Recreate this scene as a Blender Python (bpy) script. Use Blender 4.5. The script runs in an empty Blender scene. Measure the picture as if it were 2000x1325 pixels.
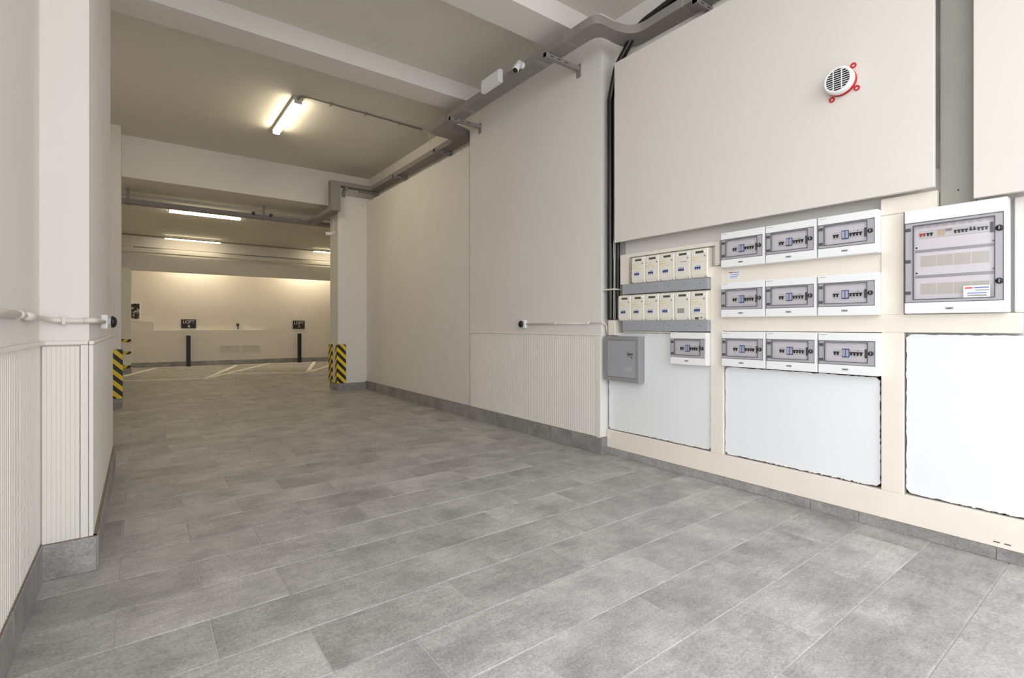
import bpy, bmesh, math, random
from mathutils import Vector, Matrix
random.seed(7)
PI = math.pi
SC = bpy.context.scene
COL = SC.collection

# ------------------------------------------------------------------ camera, daylight, exposure
cam_d = bpy.data.cameras.new('camera')
cam = bpy.data.objects.new('camera', cam_d)
COL.objects.link(cam)
cam.location = (0, 0, 1.18)
cam.rotation_euler = (PI/2, 0, -math.radians(36.834))
cam_d.sensor_width = 36.0
cam_d.lens = 17.496
cam_d.shift_y = -0.01275
cam_d.clip_start = 0.02
SC.camera = cam

world = bpy.data.worlds.new('overcast_sky')
SC.world = world
world.use_nodes = True
wbg = world.node_tree.nodes['Background']
wbg.inputs[0].default_value = (0.91, 0.95, 1.0, 1)
wbg.inputs[1].default_value = 3.25
LAMP_STRENGTH = 42.0
LAMP_COLOR = (1.0, 0.87, 0.62)
SC.view_settings.view_transform = 'Standard'
SC.view_settings.look = 'None'
SC.view_settings.exposure = 0.0
SC.view_settings.gamma = 1.0
SC.view_settings.use_curve_mapping = False

# ------------------------------------------------------------------ materials
def lin(c):
    return tuple((v/12.92 if v <= 0.04045 else ((v+0.055)/1.055)**2.4) for v in [x/255.0 for x in c]) + (1.0,)

class NT:
    def __init__(s, name):
        s.m = bpy.data.materials.new(name); s.m.use_nodes = True
        s.t = s.m.node_tree; s.b = s.t.nodes['Principled BSDF']
    def n(s, typ, **kw):
        nd = s.t.nodes.new(typ)
        for k, v in kw.items(): setattr(nd, k, v)
        return nd
    def l(s, a, b): s.t.links.new(a, b)

def plain(name, rgb, rough=0.5, metal=0.0, spec=0.4, var=0.04, scale=9.0, bump=0.0, bscale=60.0):
    w = NT(name)
    c = lin(rgb)
    w.b.inputs['Roughness'].default_value = rough
    w.b.inputs['Metallic'].default_value = metal
    w.b.inputs['Specular IOR Level'].default_value = spec
    tc = w.n('ShaderNodeTexCoord')
    nz = w.n('ShaderNodeTexNoise'); nz.inputs['Scale'].default_value = scale; nz.inputs['Detail'].default_value = 5
    w.l(tc.outputs['Object'], nz.inputs['Vector'])
    rp = w.n('ShaderNodeValToRGB')
    rp.color_ramp.elements[0].position = 0.3; rp.color_ramp.elements[1].position = 0.7
    rp.color_ramp.elements[0].color = tuple(x*(1-var) for x in c[:3]) + (1,)
    rp.color_ramp.elements[1].color = tuple(min(1, x*(1+var)) for x in c[:3]) + (1,)
    w.l(nz.outputs['Fac'], rp.inputs['Fac']); w.l(rp.outputs['Color'], w.b.inputs['Base Color'])
    if bump:
        n2 = w.n('ShaderNodeTexNoise'); n2.inputs['Scale'].default_value = bscale; n2.inputs['Detail'].default_value = 4
        w.l(tc.outputs['Object'], n2.inputs['Vector'])
        bp = w.n('ShaderNodeBump'); bp.inputs['Strength'].default_value = bump; bp.inputs['Distance'].default_value = 0.004
        w.l(n2.outputs['Fac'], bp.inputs['Height']); w.l(bp.outputs['Normal'], w.b.inputs['Normal'])
    return w.m

def tile_mat(name, rnd, dark=1.0):
    """grey stone-look porcelain: cloudy mottling, fine streaks, a tone of its own per tile"""
    w = NT(name)
    w.b.inputs['Roughness'].default_value = 0.5
    w.b.inputs['Specular IOR Level'].default_value = 0.35
    geo = w.n('ShaderNodeNewGeometry')
    if rnd == 'object':
        r = w.n('ShaderNodeObjectInfo').outputs['Random']
    else:
        r = geo.outputs['Random Per Island']
    off = w.n('ShaderNodeCombineXYZ')
    ml = w.n('ShaderNodeMath', operation='MULTIPLY'); ml.inputs[1].default_value = 37.0
    w.l(r, ml.inputs[0]); w.l(ml.outputs[0], off.inputs[2]); w.l(ml.outputs[0], off.inputs[0])
    add = w.n('ShaderNodeVectorMath', operation='ADD')
    w.l(geo.outputs['Position'], add.inputs[0]); w.l(off.outputs[0], add.inputs[1])
    n1 = w.n('ShaderNodeTexNoise'); n1.inputs['Scale'].default_value = 3.6; n1.inputs['Detail'].default_value = 8; n1.inputs['Roughness'].default_value = 0.62
    w.l(add.outputs[0], n1.inputs['Vector'])
    st = w.n('ShaderNodeVectorMath', operation='MULTIPLY'); st.inputs[1].default_value = (9.0, 42.0, 20.0)
    w.l(add.outputs[0], st.inputs[0])
    n2 = w.n('ShaderNodeTexNoise'); n2.inputs['Scale'].default_value = 1.0; n2.inputs['Detail'].default_value = 7; n2.inputs['Roughness'].default_value = 0.7
    w.l(st.outputs[0], n2.inputs['Vector'])
    n3 = w.n('ShaderNodeTexNoise'); n3.inputs['Scale'].default_value = 110.0; n3.inputs['Detail'].default_value = 3
    w.l(add.outputs[0], n3.inputs['Vector'])
    def mr(src, a, b, lo=0.3, hi=0.7):
        m = w.n('ShaderNodeMapRange'); m.inputs[1].default_value = lo; m.inputs[2].default_value = hi
        m.inputs[3].default_value = a; m.inputs[4].default_value = b; w.l(src, m.inputs[0]); return m.outputs[0]
    def mul(a, b):
        m = w.n('ShaderNodeMath', operation='MULTIPLY'); w.l(a, m.inputs[0]); w.l(b, m.inputs[1]); return m.outputs[0]
    v = mul(mul(mul(mr(n1.outputs['Fac'], 0.70, 1.28), mr(n2.outputs['Fac'], 0.86, 1.15)), mr(n3.outputs['Fac'], 0.80, 1.20)), mr(r, 0.90, 1.10, 0, 1))
    cm = w.n('ShaderNodeVectorMath', operation='SCALE')
    base = lin((168, 165, 162))
    cm.inputs[0].default_value = tuple(x*dark for x in base[:3]); w.l(v, cm.inputs['Scale'])
    w.l(cm.outputs[0], w.b.inputs['Base Color'])
    bp = w.n('ShaderNodeBump'); bp.inputs['Strength'].default_value = 0.12; bp.inputs['Distance'].default_value = 0.002
    w.l(n3.outputs['Fac'], bp.inputs['Height']); w.l(bp.outputs['Normal'], w.b.inputs['Normal'])
    return w.m

def stripe_mat(name, period, slope, lo=(22, 20, 18), hi=(235, 205, 20)):
    w = NT(name)
    w.b.inputs['Roughness'].default_value = 0.45
    tc = w.n('ShaderNodeTexCoord'); sp = w.n('ShaderNodeSeparateXYZ'); w.l(tc.outputs['Object'], sp.inputs[0])
    a = w.n('ShaderNodeMath', operation='ADD'); w.l(sp.outputs['X'], a.inputs[0]); w.l(sp.outputs['Y'], a.inputs[1])
    b = w.n('ShaderNodeMath', operation='MULTIPLY_ADD'); w.l(a.outputs[0], b.inputs[0]); b.inputs[1].default_value = slope; w.l(sp.outputs['Z'], b.inputs[2])
    d = w.n('ShaderNodeMath', operation='DIVIDE'); w.l(b.outputs[0], d.inputs[0]); d.inputs[1].default_value = period
    f = w.n('ShaderNodeMath', operation='FRACT'); w.l(d.outputs[0], f.inputs[0])
    g = w.n('ShaderNodeMath', operation='GREATER_THAN'); w.l(f.outputs[0], g.inputs[0]); g.inputs[1].default_value = 0.5
    mx = w.n('ShaderNodeMix', data_type='RGBA'); w.l(g.outputs[0], mx.inputs[0])
    mx.inputs[6].default_value = lin(lo); mx.inputs[7].default_value = lin(hi)
    w.l(mx.outputs[2], w.b.inputs['Base Color'])
    return w.m

def emit_mat(name, col, strength):
    w = NT(name)
    w.b.inputs['Base Color'].default_value = (0.8, 0.8, 0.8, 1)
    w.b.inputs['Emission Color'].default_value = tuple(col) + (1,)
    w.b.inputs['Emission Strength'].default_value = strength
    return w.m

def pane_mat():
    w = NT('smoked_pane')
    tr = w.n('ShaderNodeBsdfTransparent'); tr.inputs[0].default_value = (0.975, 0.968, 0.972, 1)
    gl = w.n('ShaderNodeBsdfGlossy'); gl.inputs['Roughness'].default_value = 0.12; gl.inputs[0].default_value = (0.9, 0.9, 0.9, 1)
    fr = w.n('ShaderNodeFresnel'); fr.inputs[0].default_value = 1.35
    mx = w.n('ShaderNodeMixShader'); w.l(fr.outputs[0], mx.inputs[0]); w.l(tr.outputs[0], mx.inputs[1]); w.l(gl.outputs[0], mx.inputs[2])
    out = w.t.nodes['Material Output']; w.l(mx.outputs[0], out.inputs['Surface'])
    return w.m

def poster_mat():
    w = NT('poster_print')
    tc = w.n('ShaderNodeTexCoord')
    n = w.n('ShaderNodeTexNoise'); n.inputs['Scale'].default_value = 14; n.inputs['Detail'].default_value = 6
    w.l(tc.outputs['Object'], n.inputs['Vector'])
    r = w.n('ShaderNodeValToRGB'); r.color_ramp.elements[0].position = 0.47; r.color_ramp.elements[1].position = 0.66
    r.color_ramp.elements[0].color = lin((46, 38, 42)); r.color_ramp.elements[1].color = lin((215, 205, 205))
    w.l(n.outputs['Fac'], r.inputs['Fac']); w.l(r.outputs['Color'], w.b.inputs['Base Color'])
    w.b.inputs['Roughness'].default_value = 0.6
    return w.m

M = dict(
    plaster=plain('plaster_paint', (232, 227, 221), 0.85, spec=0.2, var=0.015, scale=2.0, bump=0.12, bscale=35),
    ceiling=plain('ceiling_paint', (226, 221, 211), 0.9, spec=0.15, var=0.015, scale=2.0, bump=0.1, bscale=30),
    wains=plain('wainscot_paint', (235, 230, 222), 0.55, spec=0.3, var=0.012, scale=3.0),
    tile=tile_mat('floor_tile_stone', 'object'),
    tile_far=tile_mat('distant_tile_stone', 'island'),
    skirt=tile_mat('skirting_stone', 'object', 0.80),
    grout=plain('grout', (186, 183, 178), 0.9, spec=0.1, var=0.08, scale=30),
    grout_dark=plain('skirting_bed', (140, 128, 108), 0.9, spec=0.1, var=0.1, scale=30),
    cream=plain('cream_paint', (240, 231, 217), 0.6, spec=0.3, var=0.02, scale=5, bump=0.06, bscale=25),
    white=plain('white_board_paint', (239, 239, 240), 0.6, spec=0.3, var=0.008, scale=4, bump=0.05, bscale=20),
    cover=plain('cover_board_paint', (228, 221, 213), 0.6, spec=0.3, var=0.008, scale=3, bump=0.04, bscale=18),
    gap_shade=plain('gap_shade_brown', (70, 54, 38), 0.95, spec=0.05, var=0.3, scale=25),
    wplast=plain('white_plastic', (244, 243, 243), 0.35, spec=0.5, var=0.004),
    cplast=plain('cream_plastic', (238, 232, 219), 0.4, spec=0.5, var=0.006),
    gplast=plain('grey_plastic', (178, 174, 179), 0.35, spec=0.5, var=0.02),
    lplast=plain('inner_faceplate', (250, 245, 247), 0.5, var=0.006),
    module=plain('breaker_module', (234, 230, 229), 0.45, var=0.01),
    gasket=plain('dark_gasket', (88, 84, 90), 0.5, var=0.05),
    black=plain('black_plastic', (22, 21, 22), 0.4, spec=0.5, var=0.1),
    rubber=plain('black_conduit', (16, 14, 13), 0.33, spec=0.6, var=0.2, scale=40),
    blue=plain('blue_plastic', (38, 60, 128), 0.4, spec=0.5),
    pblue=plain('pale_blue_face', (206, 214, 236), 0.4, spec=0.5),
    red=plain('red_plastic', (200, 28, 34), 0.4, spec=0.5),
    yellow=plain('yellow_print', (230, 214, 140), 0.6),
    orange=plain('orange_print', (228, 204, 176), 0.6),
    bluep=plain('blue_print', (120, 140, 200), 0.6),
    redp=plain('red_print', (214, 104, 84), 0.6),
    greyp=plain('grey_print', (160, 158, 160), 0.6),
    lcd=plain('lcd_olive', (82, 84, 48), 0.25, spec=0.6),
    steel=plain('grey_painted_steel', (150, 147, 147), 0.45, spec=0.5, var=0.03, scale=5),
    strip=plain('grey_strip_paint', (164, 165, 170), 0.5, var=0.03, scale=8),
    post=plain('grey_post_paint', (164, 160, 152), 0.7, var=0.04, scale=6, bump=0.1, bscale=80),
    tray=plain('tray_paint', (146, 140, 137), 0.5, spec=0.4, var=0.03, scale=4),
    tray_lt=plain('tray_joint', (158, 156, 150), 0.5, var=0.03),
    pipe=plain('white_pipe', (226, 221, 211), 0.45, spec=0.45, var=0.02),
    gpipe=plain('grey_pipe', (150, 142, 128), 0.5, var=0.03),
    lbox=plain('lamp_housing', (205, 203, 196), 0.5, var=0.02),
    paint=plain('road_paint', (246, 242, 232), 0.7, var=0.06, scale=30),
    vent=plain('vent_paint', (222, 216, 206), 0.6, var=0.01),
    sign=plain('sign_dark', (44, 40, 40), 0.5, var=0.05),
    pole=plain('bollard_black', (24, 23, 24), 0.45, spec=0.5),
    pave=plain('outside_concrete', (175, 172, 166), 0.9, spec=0.1, var=0.06, scale=3),
    lattice=plain('dark_slot', (90, 80, 66), 0.9, var=0.1),
    guard=stripe_mat('hazard_guard', 0.152, 1.05),
    tape=stripe_mat('hazard_tape', 0.16, -1.0),
    lamp=emit_mat('lit_diffuser', LAMP_COLOR, LAMP_STRENGTH),
    lamp_soft=emit_mat('lit_diffuser_soft', LAMP_COLOR, LAMP_STRENGTH*0.42),
    lamp_wash=emit_mat('lit_diffuser_wash', LAMP_COLOR, LAMP_STRENGTH*1.4),
    pane=pane_mat(),
    poster=poster_mat(),
)

# ------------------------------------------------------------------ mesh helpers
class MB:
    def __init__(s): s.v = []; s.f = []; s.mi = []; s.sm = []; s.cur = 0
    def add(s, vs, fs, smooth=False):
        o = len(s.v); s.v += [tuple(v) for v in vs]
        for f in fs: s.f.append(tuple(i+o for i in f)); s.mi.append(s.cur); s.sm.append(smooth)
        return s
    def box(s, x0, x1, y0, y1, z0, z1, bev=0.0, seg=2):
        if x0 > x1: x0, x1 = x1, x0
        if y0 > y1: y0, y1 = y1, y0
        if z0 > z1: z0, z1 = z1, z0
        if bev <= 0:
            vs = [(x, y, z) for x in (x0, x1) for y in (y0, y1) for z in (z0, z1)]
            return s.add(vs, [(0,1,3,2),(4,6,7,5),(0,4,5,1),(2,3,7,6),(0,2,6,4),(1,5,7,3)])
        bm = bmesh.new(); bmesh.ops.create_cube(bm, size=1.0)
        for v in bm.verts: v.co = Vector(((x0+x1)/2+v.co.x*(x1-x0), (y0+y1)/2+v.co.y*(y1-y0), (z0+z1)/2+v.co.z*(z1-z0)))
        bmesh.ops.bevel(bm, geom=bm.edges[:], offset=min(bev, 0.49*min(x1-x0, y1-y0, z1-z0)), segments=seg, profile=0.5, affect='EDGES')
        bm.verts.index_update()
        s.add([v.co[:] for v in bm.verts], [[v.index for v in f.verts] for f in bm.faces], False); bm.free(); return s
    def prism(s, pts, axis, a, b):
        """polygon of (p,q) extruded along axis from a to b; X->(y,z) Y->(x,z) Z->(x,y)"""
        n = len(pts)
        def mk(p, t): return {'X': (t, p[0], p[1]), 'Y': (p[0], t, p[1]), 'Z': (p[0], p[1], t)}[axis]
        vs = [mk(p, a) for p in pts] + [mk(p, b) for p in pts]
        fs = [tuple(range(n)), tuple(range(2*n-1, n-1, -1))] + [(i, i+n, (i+1) % n+n, (i+1) % n) for i in range(n)]
        return s.add(vs, fs)
    def lathe(s, prof, axis='Y', c=(0, 0, 0), n=24):
        """profile of (radius, distance along axis)"""
        vs = []; fs = []
        for r, t in prof:
            for k in range(n):
                a = 2*PI*k/n; p, q = r*math.cos(a), r*math.sin(a)
                vs.append({'X': (c[0]+t, c[1]+p, c[2]+q), 'Y': (c[0]+p, c[1]+t, c[2]+q), 'Z': (c[0]+p, c[1]+q, c[2]+t)}[axis])
        m = len(prof)
        for i in range(m-1):
            for k in range(n): fs.append((i*n+k, i*n+(k+1) % n, (i+1)*n+(k+1) % n, (i+1)*n+k))
        fs.append(tuple(range(n))); fs.append(tuple(range((m-1)*n, m*n)))
        return s.add(vs, fs, True)
    def tube(s, pts, r, n=10, ribs=0.0):
        """tube along a polyline; ribs>0 alternates the radius to make a corrugated hose"""
        P = [Vector(p) for p in pts]; m = len(P); vs = []; fs = []
        up = None
        for i, p in enumerate(P):
            d = (P[min(i+1, m-1)]-P[max(i-1, 0)]).normalized()
            if up is None:
                up = Vector((0, 0, 1)) if abs(d.z) < 0.9 else Vector((1, 0, 0))
            a = (up-d*up.dot(d)).normalized(); b = d.cross(a); up = a
            rr = r*(1-ribs*(i % 2))
            for k in range(n):
                t = 2*PI*k/n; vs.append(p+a*rr*math.cos(t)+b*rr*math.sin(t))
        for i in range(m-1):
            for k in range(n): fs.append((i*n+k, i*n+(k+1) % n, (i+1)*n+(k+1) % n, (i+1)*n+k))
        fs.append(tuple(range(n))); fs.append(tuple(range((m-1)*n, m*n)))
        return s.add(vs, fs, True)
    def sweep(s, pts, w, h):
        """rectangular channel swept along a level path; pts are centre points at the underside"""
        P = [Vector(p) for p in pts]; m = len(P); vs = []; fs = []
        for i, p in enumerate(P):
            d = (P[min(i+1, m-1)]-P[max(i-1, 0)]); d.z = 0; d.normalize()
            sd = Vector((d.y, -d.x, 0))
            if 0 < i < m-1:
                d1 = (P[i]-P[i-1]).normalized(); c = max(0.5, d.dot(d1)); k = 1/c
            else: k = 1
            for a, z in ((-1, 0), (1, 0), (1, h), (-1, h)): vs.append(p+sd*a*w/2*k+Vector((0, 0, z)))
        for i in range(m-1):
            for k in range(4): fs.append((i*4+k, i*4+(k+1) % 4, i*4+4+(k+1) % 4, i*4+4+k))
        fs.append((0, 1, 2, 3)); fs.append(tuple(range((m-1)*4, m*4)))
        return s.add(vs, fs)
    def mesh(s, name, mats):
        me = bpy.data.meshes.new(name); me.from_pydata([tuple(v) for v in s.v], [], s.f)
        for m in (mats if isinstance(mats, (list, tuple)) else [mats]): me.materials.append(m)
        me.polygons.foreach_set('material_index', s.mi); me.polygons.foreach_set('use_smooth', s.sm)
        bm = bmesh.new(); bm.from_mesh(me); bmesh.ops.recalc_face_normals(bm, faces=bm.faces); bm.to_mesh(me); bm.free()
        me.update(); return me
    def build(s, name, mats, parent=None, loc=(0, 0, 0), rz=0.0):
        return put(name, s.mesh(name, mats), parent, loc, rz)

def put(name, me, parent=None, loc=(0, 0, 0), rz=0.0):
    o = bpy.data.objects.new(name, me); COL.objects.link(o)
    if parent: o.parent = parent
    o.location = loc; o.rotation_euler = (0, 0, rz)
    return o
def tag(o, label=None, cat=None, group=None, kind=None):
    for k, v in (('label', label), ('category', cat), ('group', group), ('kind', kind)):
        if v: o[k] = v
    return o
def thing(name, label, cat, loc=(0, 0, 0), rz=0.0, group=None):
    o = put(name, None, None, loc, rz); o.empty_display_size = 0.1
    return tag(o, label, cat, group)
def struct(o): o['kind'] = 'structure'; return o
def copy_tree(o, parent=None):
    c = o.copy(); COL.objects.link(c)
    if parent: c.parent = parent
    for ch in list(o.children): copy_tree(ch, c)
    return c
def fillet(pts, r, n=7):
    P = [Vector(p) for p in pts]; out = [P[0]]
    for i in range(1, len(P)-1):
        a, b, c = P[i-1], P[i], P[i+1]
        u = (a-b).normalized(); v = (c-b).normalized()
        ang = u.angle(v); t = min(r/math.tan(ang/2), 0.48*(a-b).length, 0.48*(c-b).length)
        p0, p1 = b+u*t, b+v*t
        for k in range(n+1):
            q = k/n; out.append(p0*(1-q)**2+b*2*q*(1-q)+p1*q*q)
    out.append(P[-1]); return out
def resample(pts, step):
    P = [Vector(p) for p in pts]; out = [P[0]]; acc = 0.0
    for a, b in zip(P, P[1:]):
        L = (b-a).length; d = step-acc
        while d <= L: out.append(a+(b-a)*(d/L)); d += step
        acc = (acc+L) % step
    return out
RW = -PI/2      # things on the right wall: local x runs to the right in the picture, local y into the wall
LW = PI/2       # things on the left wall

# ------------------------------------------------------------------ room shell
XL, ZN, ZM, ZG = -0.37, 4.06, 4.06, 3.47
# floor: grout bed carrying the tiles
fl = struct(MB().box(-0.9, 8.2, -1.2, 18.2, -0.12, -0.003).build('floor', M['grout']))
PX, PY, X00, Y00 = 0.608, 0.305, -0.078, 0.50
def tile_rect(r, k):
    x0 = X00+0.304*(r % 2)+PX*k; y0 = Y00+PY*r
    return x0, x0+PX, y0, y0+PY
cache = {}
far = MB()
G = 0.0022
def tile_box(mb, x0, x1, y0, y1):
    # slightly eased top edges
    e = 0.0025; z = 0.0; zb = -0.006
    vs = [(x0,y0,zb),(x1,y0,zb),(x1,y1,zb),(x0,y1,zb),(x0,y0,-e),(x1,y0,-e),(x1,y1,-e),(x0,y1,-e),(x0+e,y0+e,z),(x1-e,y0+e,z),(x1-e,y1-e,z),(x0+e,y1-e,z)]
    fs = [(0,1,5,4),(1,2,6,5),(2,3,7,6),(3,0,4,7),(4,5,9,8),(5,6,10,9),(6,7,11,10),(7,4,8,11),(8,9,10,11)]
    mb.add(vs, fs)
for r in range(-6, 58):
    for k in range(-3, 16):
        x0, x1, y0, y1 = tile_rect(r, k)
        corr = y0 < 9.0
        lo, hi = (XL, 3.47) if corr else (-0.9, 8.0)
        if y0 < 2.9 and corr: lo = XL if y0 > 1.2 else -0.9
        x0, x1 = max(x0, lo), min(x1, hi)
        if x1-x0 < 0.03 or y1 > 18.1: continue
        x0 += G; x1 -= G; y0 += G; y1 -= G
        if 0 <= r < 21 and x1 > XL:
            key = (round(x1-x0, 4))
            if key not in cache:
                mb = MB(); tile_box(mb, 0, x1-x0, 0, y1-y0); cache[key] = mb.mesh('floor_tile', M['tile'])
            put('floor_tile', cache[key], fl, (x0, y0, random.uniform(-0.0006, 0.0004)))
        else:
            tile_box(far, x0, x1, y0, y1)
ft = far.build('distant_tiles', M['tile_far'], fl); ft['kind'] = 'stuff'
# parking bay lines, paint on the far floor
def line(a, b, w):
    a = Vector(a+(0,)); b = Vector(b+(0,)); d = (b-a).normalized(); s = Vector((-d.y, d.x, 0))*w/2
    mb = MB(); vs = [a-s, b-s, b+s, a+s]
    mb.add([(v.x, v.y, 0.0005) for v in vs]+[(v.x, v.y, 0.003) for v in vs], [(0,3,2,1),(4,5,6,7),(0,1,5,4),(1,2,6,5),(2,3,7,6),(3,0,4,7)])
    mb.build('parking_line', M['paint'], fl)
for a, b, w in (((-0.30, 14.75), (0.37, 17.13), 0.10), ((-0.85, 13.70), (1.18, 13.02), 0.10), ((1.18, 13.02), (2.37, 17.0), 0.10),
                ((1.30, 13.25), (3.34, 17.25), 0.10), ((1.75, 14.05), (3.39, 13.16), 0.10), ((3.39, 13.16), (4.6, 16.95), 0.10),
                ((3.45, 13.25), (5.5, 16.8), 0.10), ((0.37, 17.13), (1.92, 16.95), 0.08), ((2.4, 16.98), (4.4, 16.75), 0.08)):
    line(a, b, w)

# pavement in front of the entrance, outside the picture
tag(struct(MB().box(-9, 12, -9, -1.2, -0.14, -0.004).box(-9, -0.9, -1.2, 1.3, -0.14, -0.004).build('floor_outside', M['pave'])))

# walls
wr = MB()
wr.box(3.585, 3.8, -1.2, 3.173, 0, ZN)            # behind the meters
wr.box(3.535, 3.585, -1.2, 3.0, 1.10, 2.05)        # thicker lower band of the same wall
wr.box(3.40, 3.8, 3.173, 5.44, 0, ZN)             # projecting bay with wainscot
wr.box(3.61, 3.8, 5.44, 9.5, 0, ZM)               # set back above the ledge
wr.box(3.408, 3.61, 5.474, 9.1, 0, 3.50)            # thicker lower part with ledge
struct(wr.build('wall_right', M['plaster']))
wl = MB()
wl.box(-0.6, XL, 1.3, 9.1, 0, ZN)
wl.box(XL, -0.195, 3.16, 5.40, 0, ZN)
struct(wl.build('wall_left', M['plaster']))
A2 = Vector((-0.14, 17.80)); D2 = (Vector((5.222, 17.162))-A2).normalized(); ANG = math.atan2(D2.y, D2.x)
wf = MB()
wf.box(-1.6, 9.0, 0, 0.3, 0, ZG)
wf.box(-1.6, 0.50, -0.16, 0, 0, 1.316)            # stepped low plinth
wf.box(0.50, 3.345, -0.16, 0, 0, 1.055)
struct(wf.build('wall_far', M['plaster'], None, (A2.x, A2.y, 0), ANG))
struct(MB().box(-1.1, -0.9, 9.1, 18.3, 0, ZG).build('wall_garage_left', M['plaster']))
struct(MB().box(8.0, 8.2, 9.1, 18.3, 0, ZG).build('wall_garage_right', M['plaster']))
struct(MB().box(3.8, 8.2, 9.5, 9.8, 0, ZG).box(-1.1, -0.6, 9.1, 9.5, 0, ZG).build('wall_garage_front', M['plaster']))
# columns
struct(MB().box(2.88, 3.61, 9.1, 9.5, 0, 3.56).box(2.88, 3.8, 9.5, 9.56, 0, 3.43).build('wall_column_right', M['plaster']))
struct(MB().box(-0.6, -0.212, 9.1, 9.5, 0, ZM).box(-0.6, -0.222, 9.5, 9.56, 0, 3.43).build('wall_column_left', M['plaster']))
struct(MB().box(-0.62, -0.165, 15.53, 15.95, 0, 2.636).build('wall_column_far', M['plaster']))
# ceiling and beams
ce = struct(MB().box(-0.6, 3.8, -1.2, 9.9, ZN, 4.3).box(-1.1, 8.2, 9.9, 18.4, ZG, 4.3).box(3.8, 8.2, 9.5, 9.9, ZG, 4.3).build('ceiling', M['ceiling']))
MB().box(-0.6, 3.40, 3.285, 3.64, 3.87, ZN).build('ceiling_beam', M['plaster'], ce)
MB().box(-0.6, 3.40, 5.08, 5.43, 3.87, ZM).build('ceiling_beam', M['plaster'], ce)
MB().box(-0.6, 3.80, 9.50, 9.90, 3.43, ZM).build('ceiling_beam', M['plaster'], ce)
MB().box(-1.1, 8.2, 15.93, 16.4, 2.636, ZG).build('ceiling_beam', M['plaster'], ce)

# wainscot: sheets with vertical reeds
def reeded(L, z0, z1, pitch=0.03, d=0.0035):
    """profile in local x (along wall) / y (out is negative), extruded in z"""
    pts = [(0, 0)]; n = int(L/pitch); p = L/n
    for i in range(n):
        a = i*p
        pts += [(a, -d), (a+p*0.62, -d), (a+p*0.72, -d*0.25), (a+p*0.90, -d*0.25)]
    pts += [(L, -d), (L, 0)]
    m = MB(); N = len(pts)
    vs = [(x, y, z0) for x, y in pts]+[(x, y, z1) for x, y in pts]
    fs = [(i, i+1, i+1+N, i+N) for i in range(N-1)]+[(N-1, 0, N, 2*N-1)]
    m.add(vs, fs)
    m.add([(0, 0, z1), (L, 0, z1), (L, -d, z1), (0, -d, z1)], [(0, 1, 2, 3)])
    return m
t = struct(put('trim_1', None, None, (3.40, 5.44, 0), RW))
reeded(2.19, 0.15, 1.088).build('reeded_panel', M['wains'], t, (0.03, 0, 0))
MB().box(2.222, 2.266, -0.010, 0, 0.15, 1.10).build('end_strip', M['wains'], t)
MB().box(0, 2.267, -0.012, 0, 1.089, 1.104, 0.003).build('cap_rail', M['wains'], t)
t = struct(put('trim_2', None, None, (XL, 1.3, 0), LW))
reeded(1.835, 0.165, 1.088).build('reeded_panel', M['wains'], t, (0, 0, 0))
MB().box(0, 1.845, -0.020, 0, 1.090, 1.108, 0.004).build('cap_rail', M['wains'], t)
t = struct(put('trim_3', None, None, (XL+0.006, 3.16, 0), 0))
reeded(0.132, 0.165, 1.083, pitch=0.0165).build('reeded_panel', M['wains'], t, (0.004, -0.012, 0))
MB().box(0.004, 0.136, -0.012, 0, 0.165, 1.083).build('panel_board', M['wains'], t)
MB().box(0.139, 0.167, -0.018, 0, 0.165, 1.088, 0.001, 1).build('end_strip', M['wains'], t)
MB().box(0.002, 0.167, -0.020, 0, 1.090, 1.108, 0.004).build('cap_rail', M['wains'], t)
t = struct(put('trim_4', None, None, (-0.195, 3.143, 0), LW))
MB().box(0.0, 2.25, -0.017, 0, 0.165, 1.088, 0.002).build('smooth_panel', M['wains'], t)
MB().box(-0.004, 2.25, -0.020, 0, 1.090, 1.108, 0.004).build('cap_rail', M['wains'], t)
MB().box(2.90, 3.40, 9.092, 9.1, 0.99, 1.0).build('trim_5', M['wains'])['kind'] = 'structure'

# skirting of cut tiles
def skirting(name, a, b, h, th, cuts, side=1):
    a = Vector(a+(0,)); b = Vector(b+(0,)); L = (b-a).length
    ang = math.atan2(b.y-a.y, b.x-a.x)
    o = struct(MB().box(0, L, 0.001, th, 0, h+0.004).build(name, M['grout_dark'], None, a, ang))
    cuts = [0]+list(cuts)+[L]
    for p, q in zip(cuts, cuts[1:]):
        MB().box(p+0.0012, q-0.0012, -0.006, 0.001, 0.0005, h, 0.0012, 1).build('skirting_tile', M['skirt'], o)
skirting('baseboard_right', (3.392, 9.1), (3.392, 3.168), 0.15, 0.008, [0.55, 1.15, 1.75, 2.35, 2.95, 3.66, 4.26, 4.86, 5.25, 5.55])
skirting('baseboard_right_end', (3.392, 3.165), (3.53, 3.165), 0.15, 0.008, [])
skirting('baseboard_meters', (3.468, 3.165), (3.468, -1.2), 0.06, 0.065, [0.55, 1.15, 1.75, 2.02, 2.62, 2.80, 3.4, 4.0])
skirting('baseboard_left', (XL+0.008, 1.3), (XL+0.008, 3.15), 0.165, 0.008, [0.58, 1.18])
skirting('baseboard_pilaster_front', (XL+0.008, 3.137), (-0.165, 3.137), 0.162, 0.022, [])
skirting('baseboard_pilaster_side', (-0.165, 3.135), (-0.165, 5.40), 0.162, 0.022, [0.6, 1.2, 1.8])
skirting('baseboard_column_right_front', (2.872, 9.092), (3.40, 9.092), 0.13, 0.008, [])
skirting('baseboard_column_right_side', (2.872, 9.55), (2.872, 9.1), 0.13, 0.008, [])
skirting('baseboard_column_left', (-0.6, 9.092), (-0.204, 9.092), 0.13, 0.008, [])
skirting('baseboard_column_left_side', (-0.204, 9.1), (-0.204, 9.52), 0.13, 0.008, [])
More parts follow.
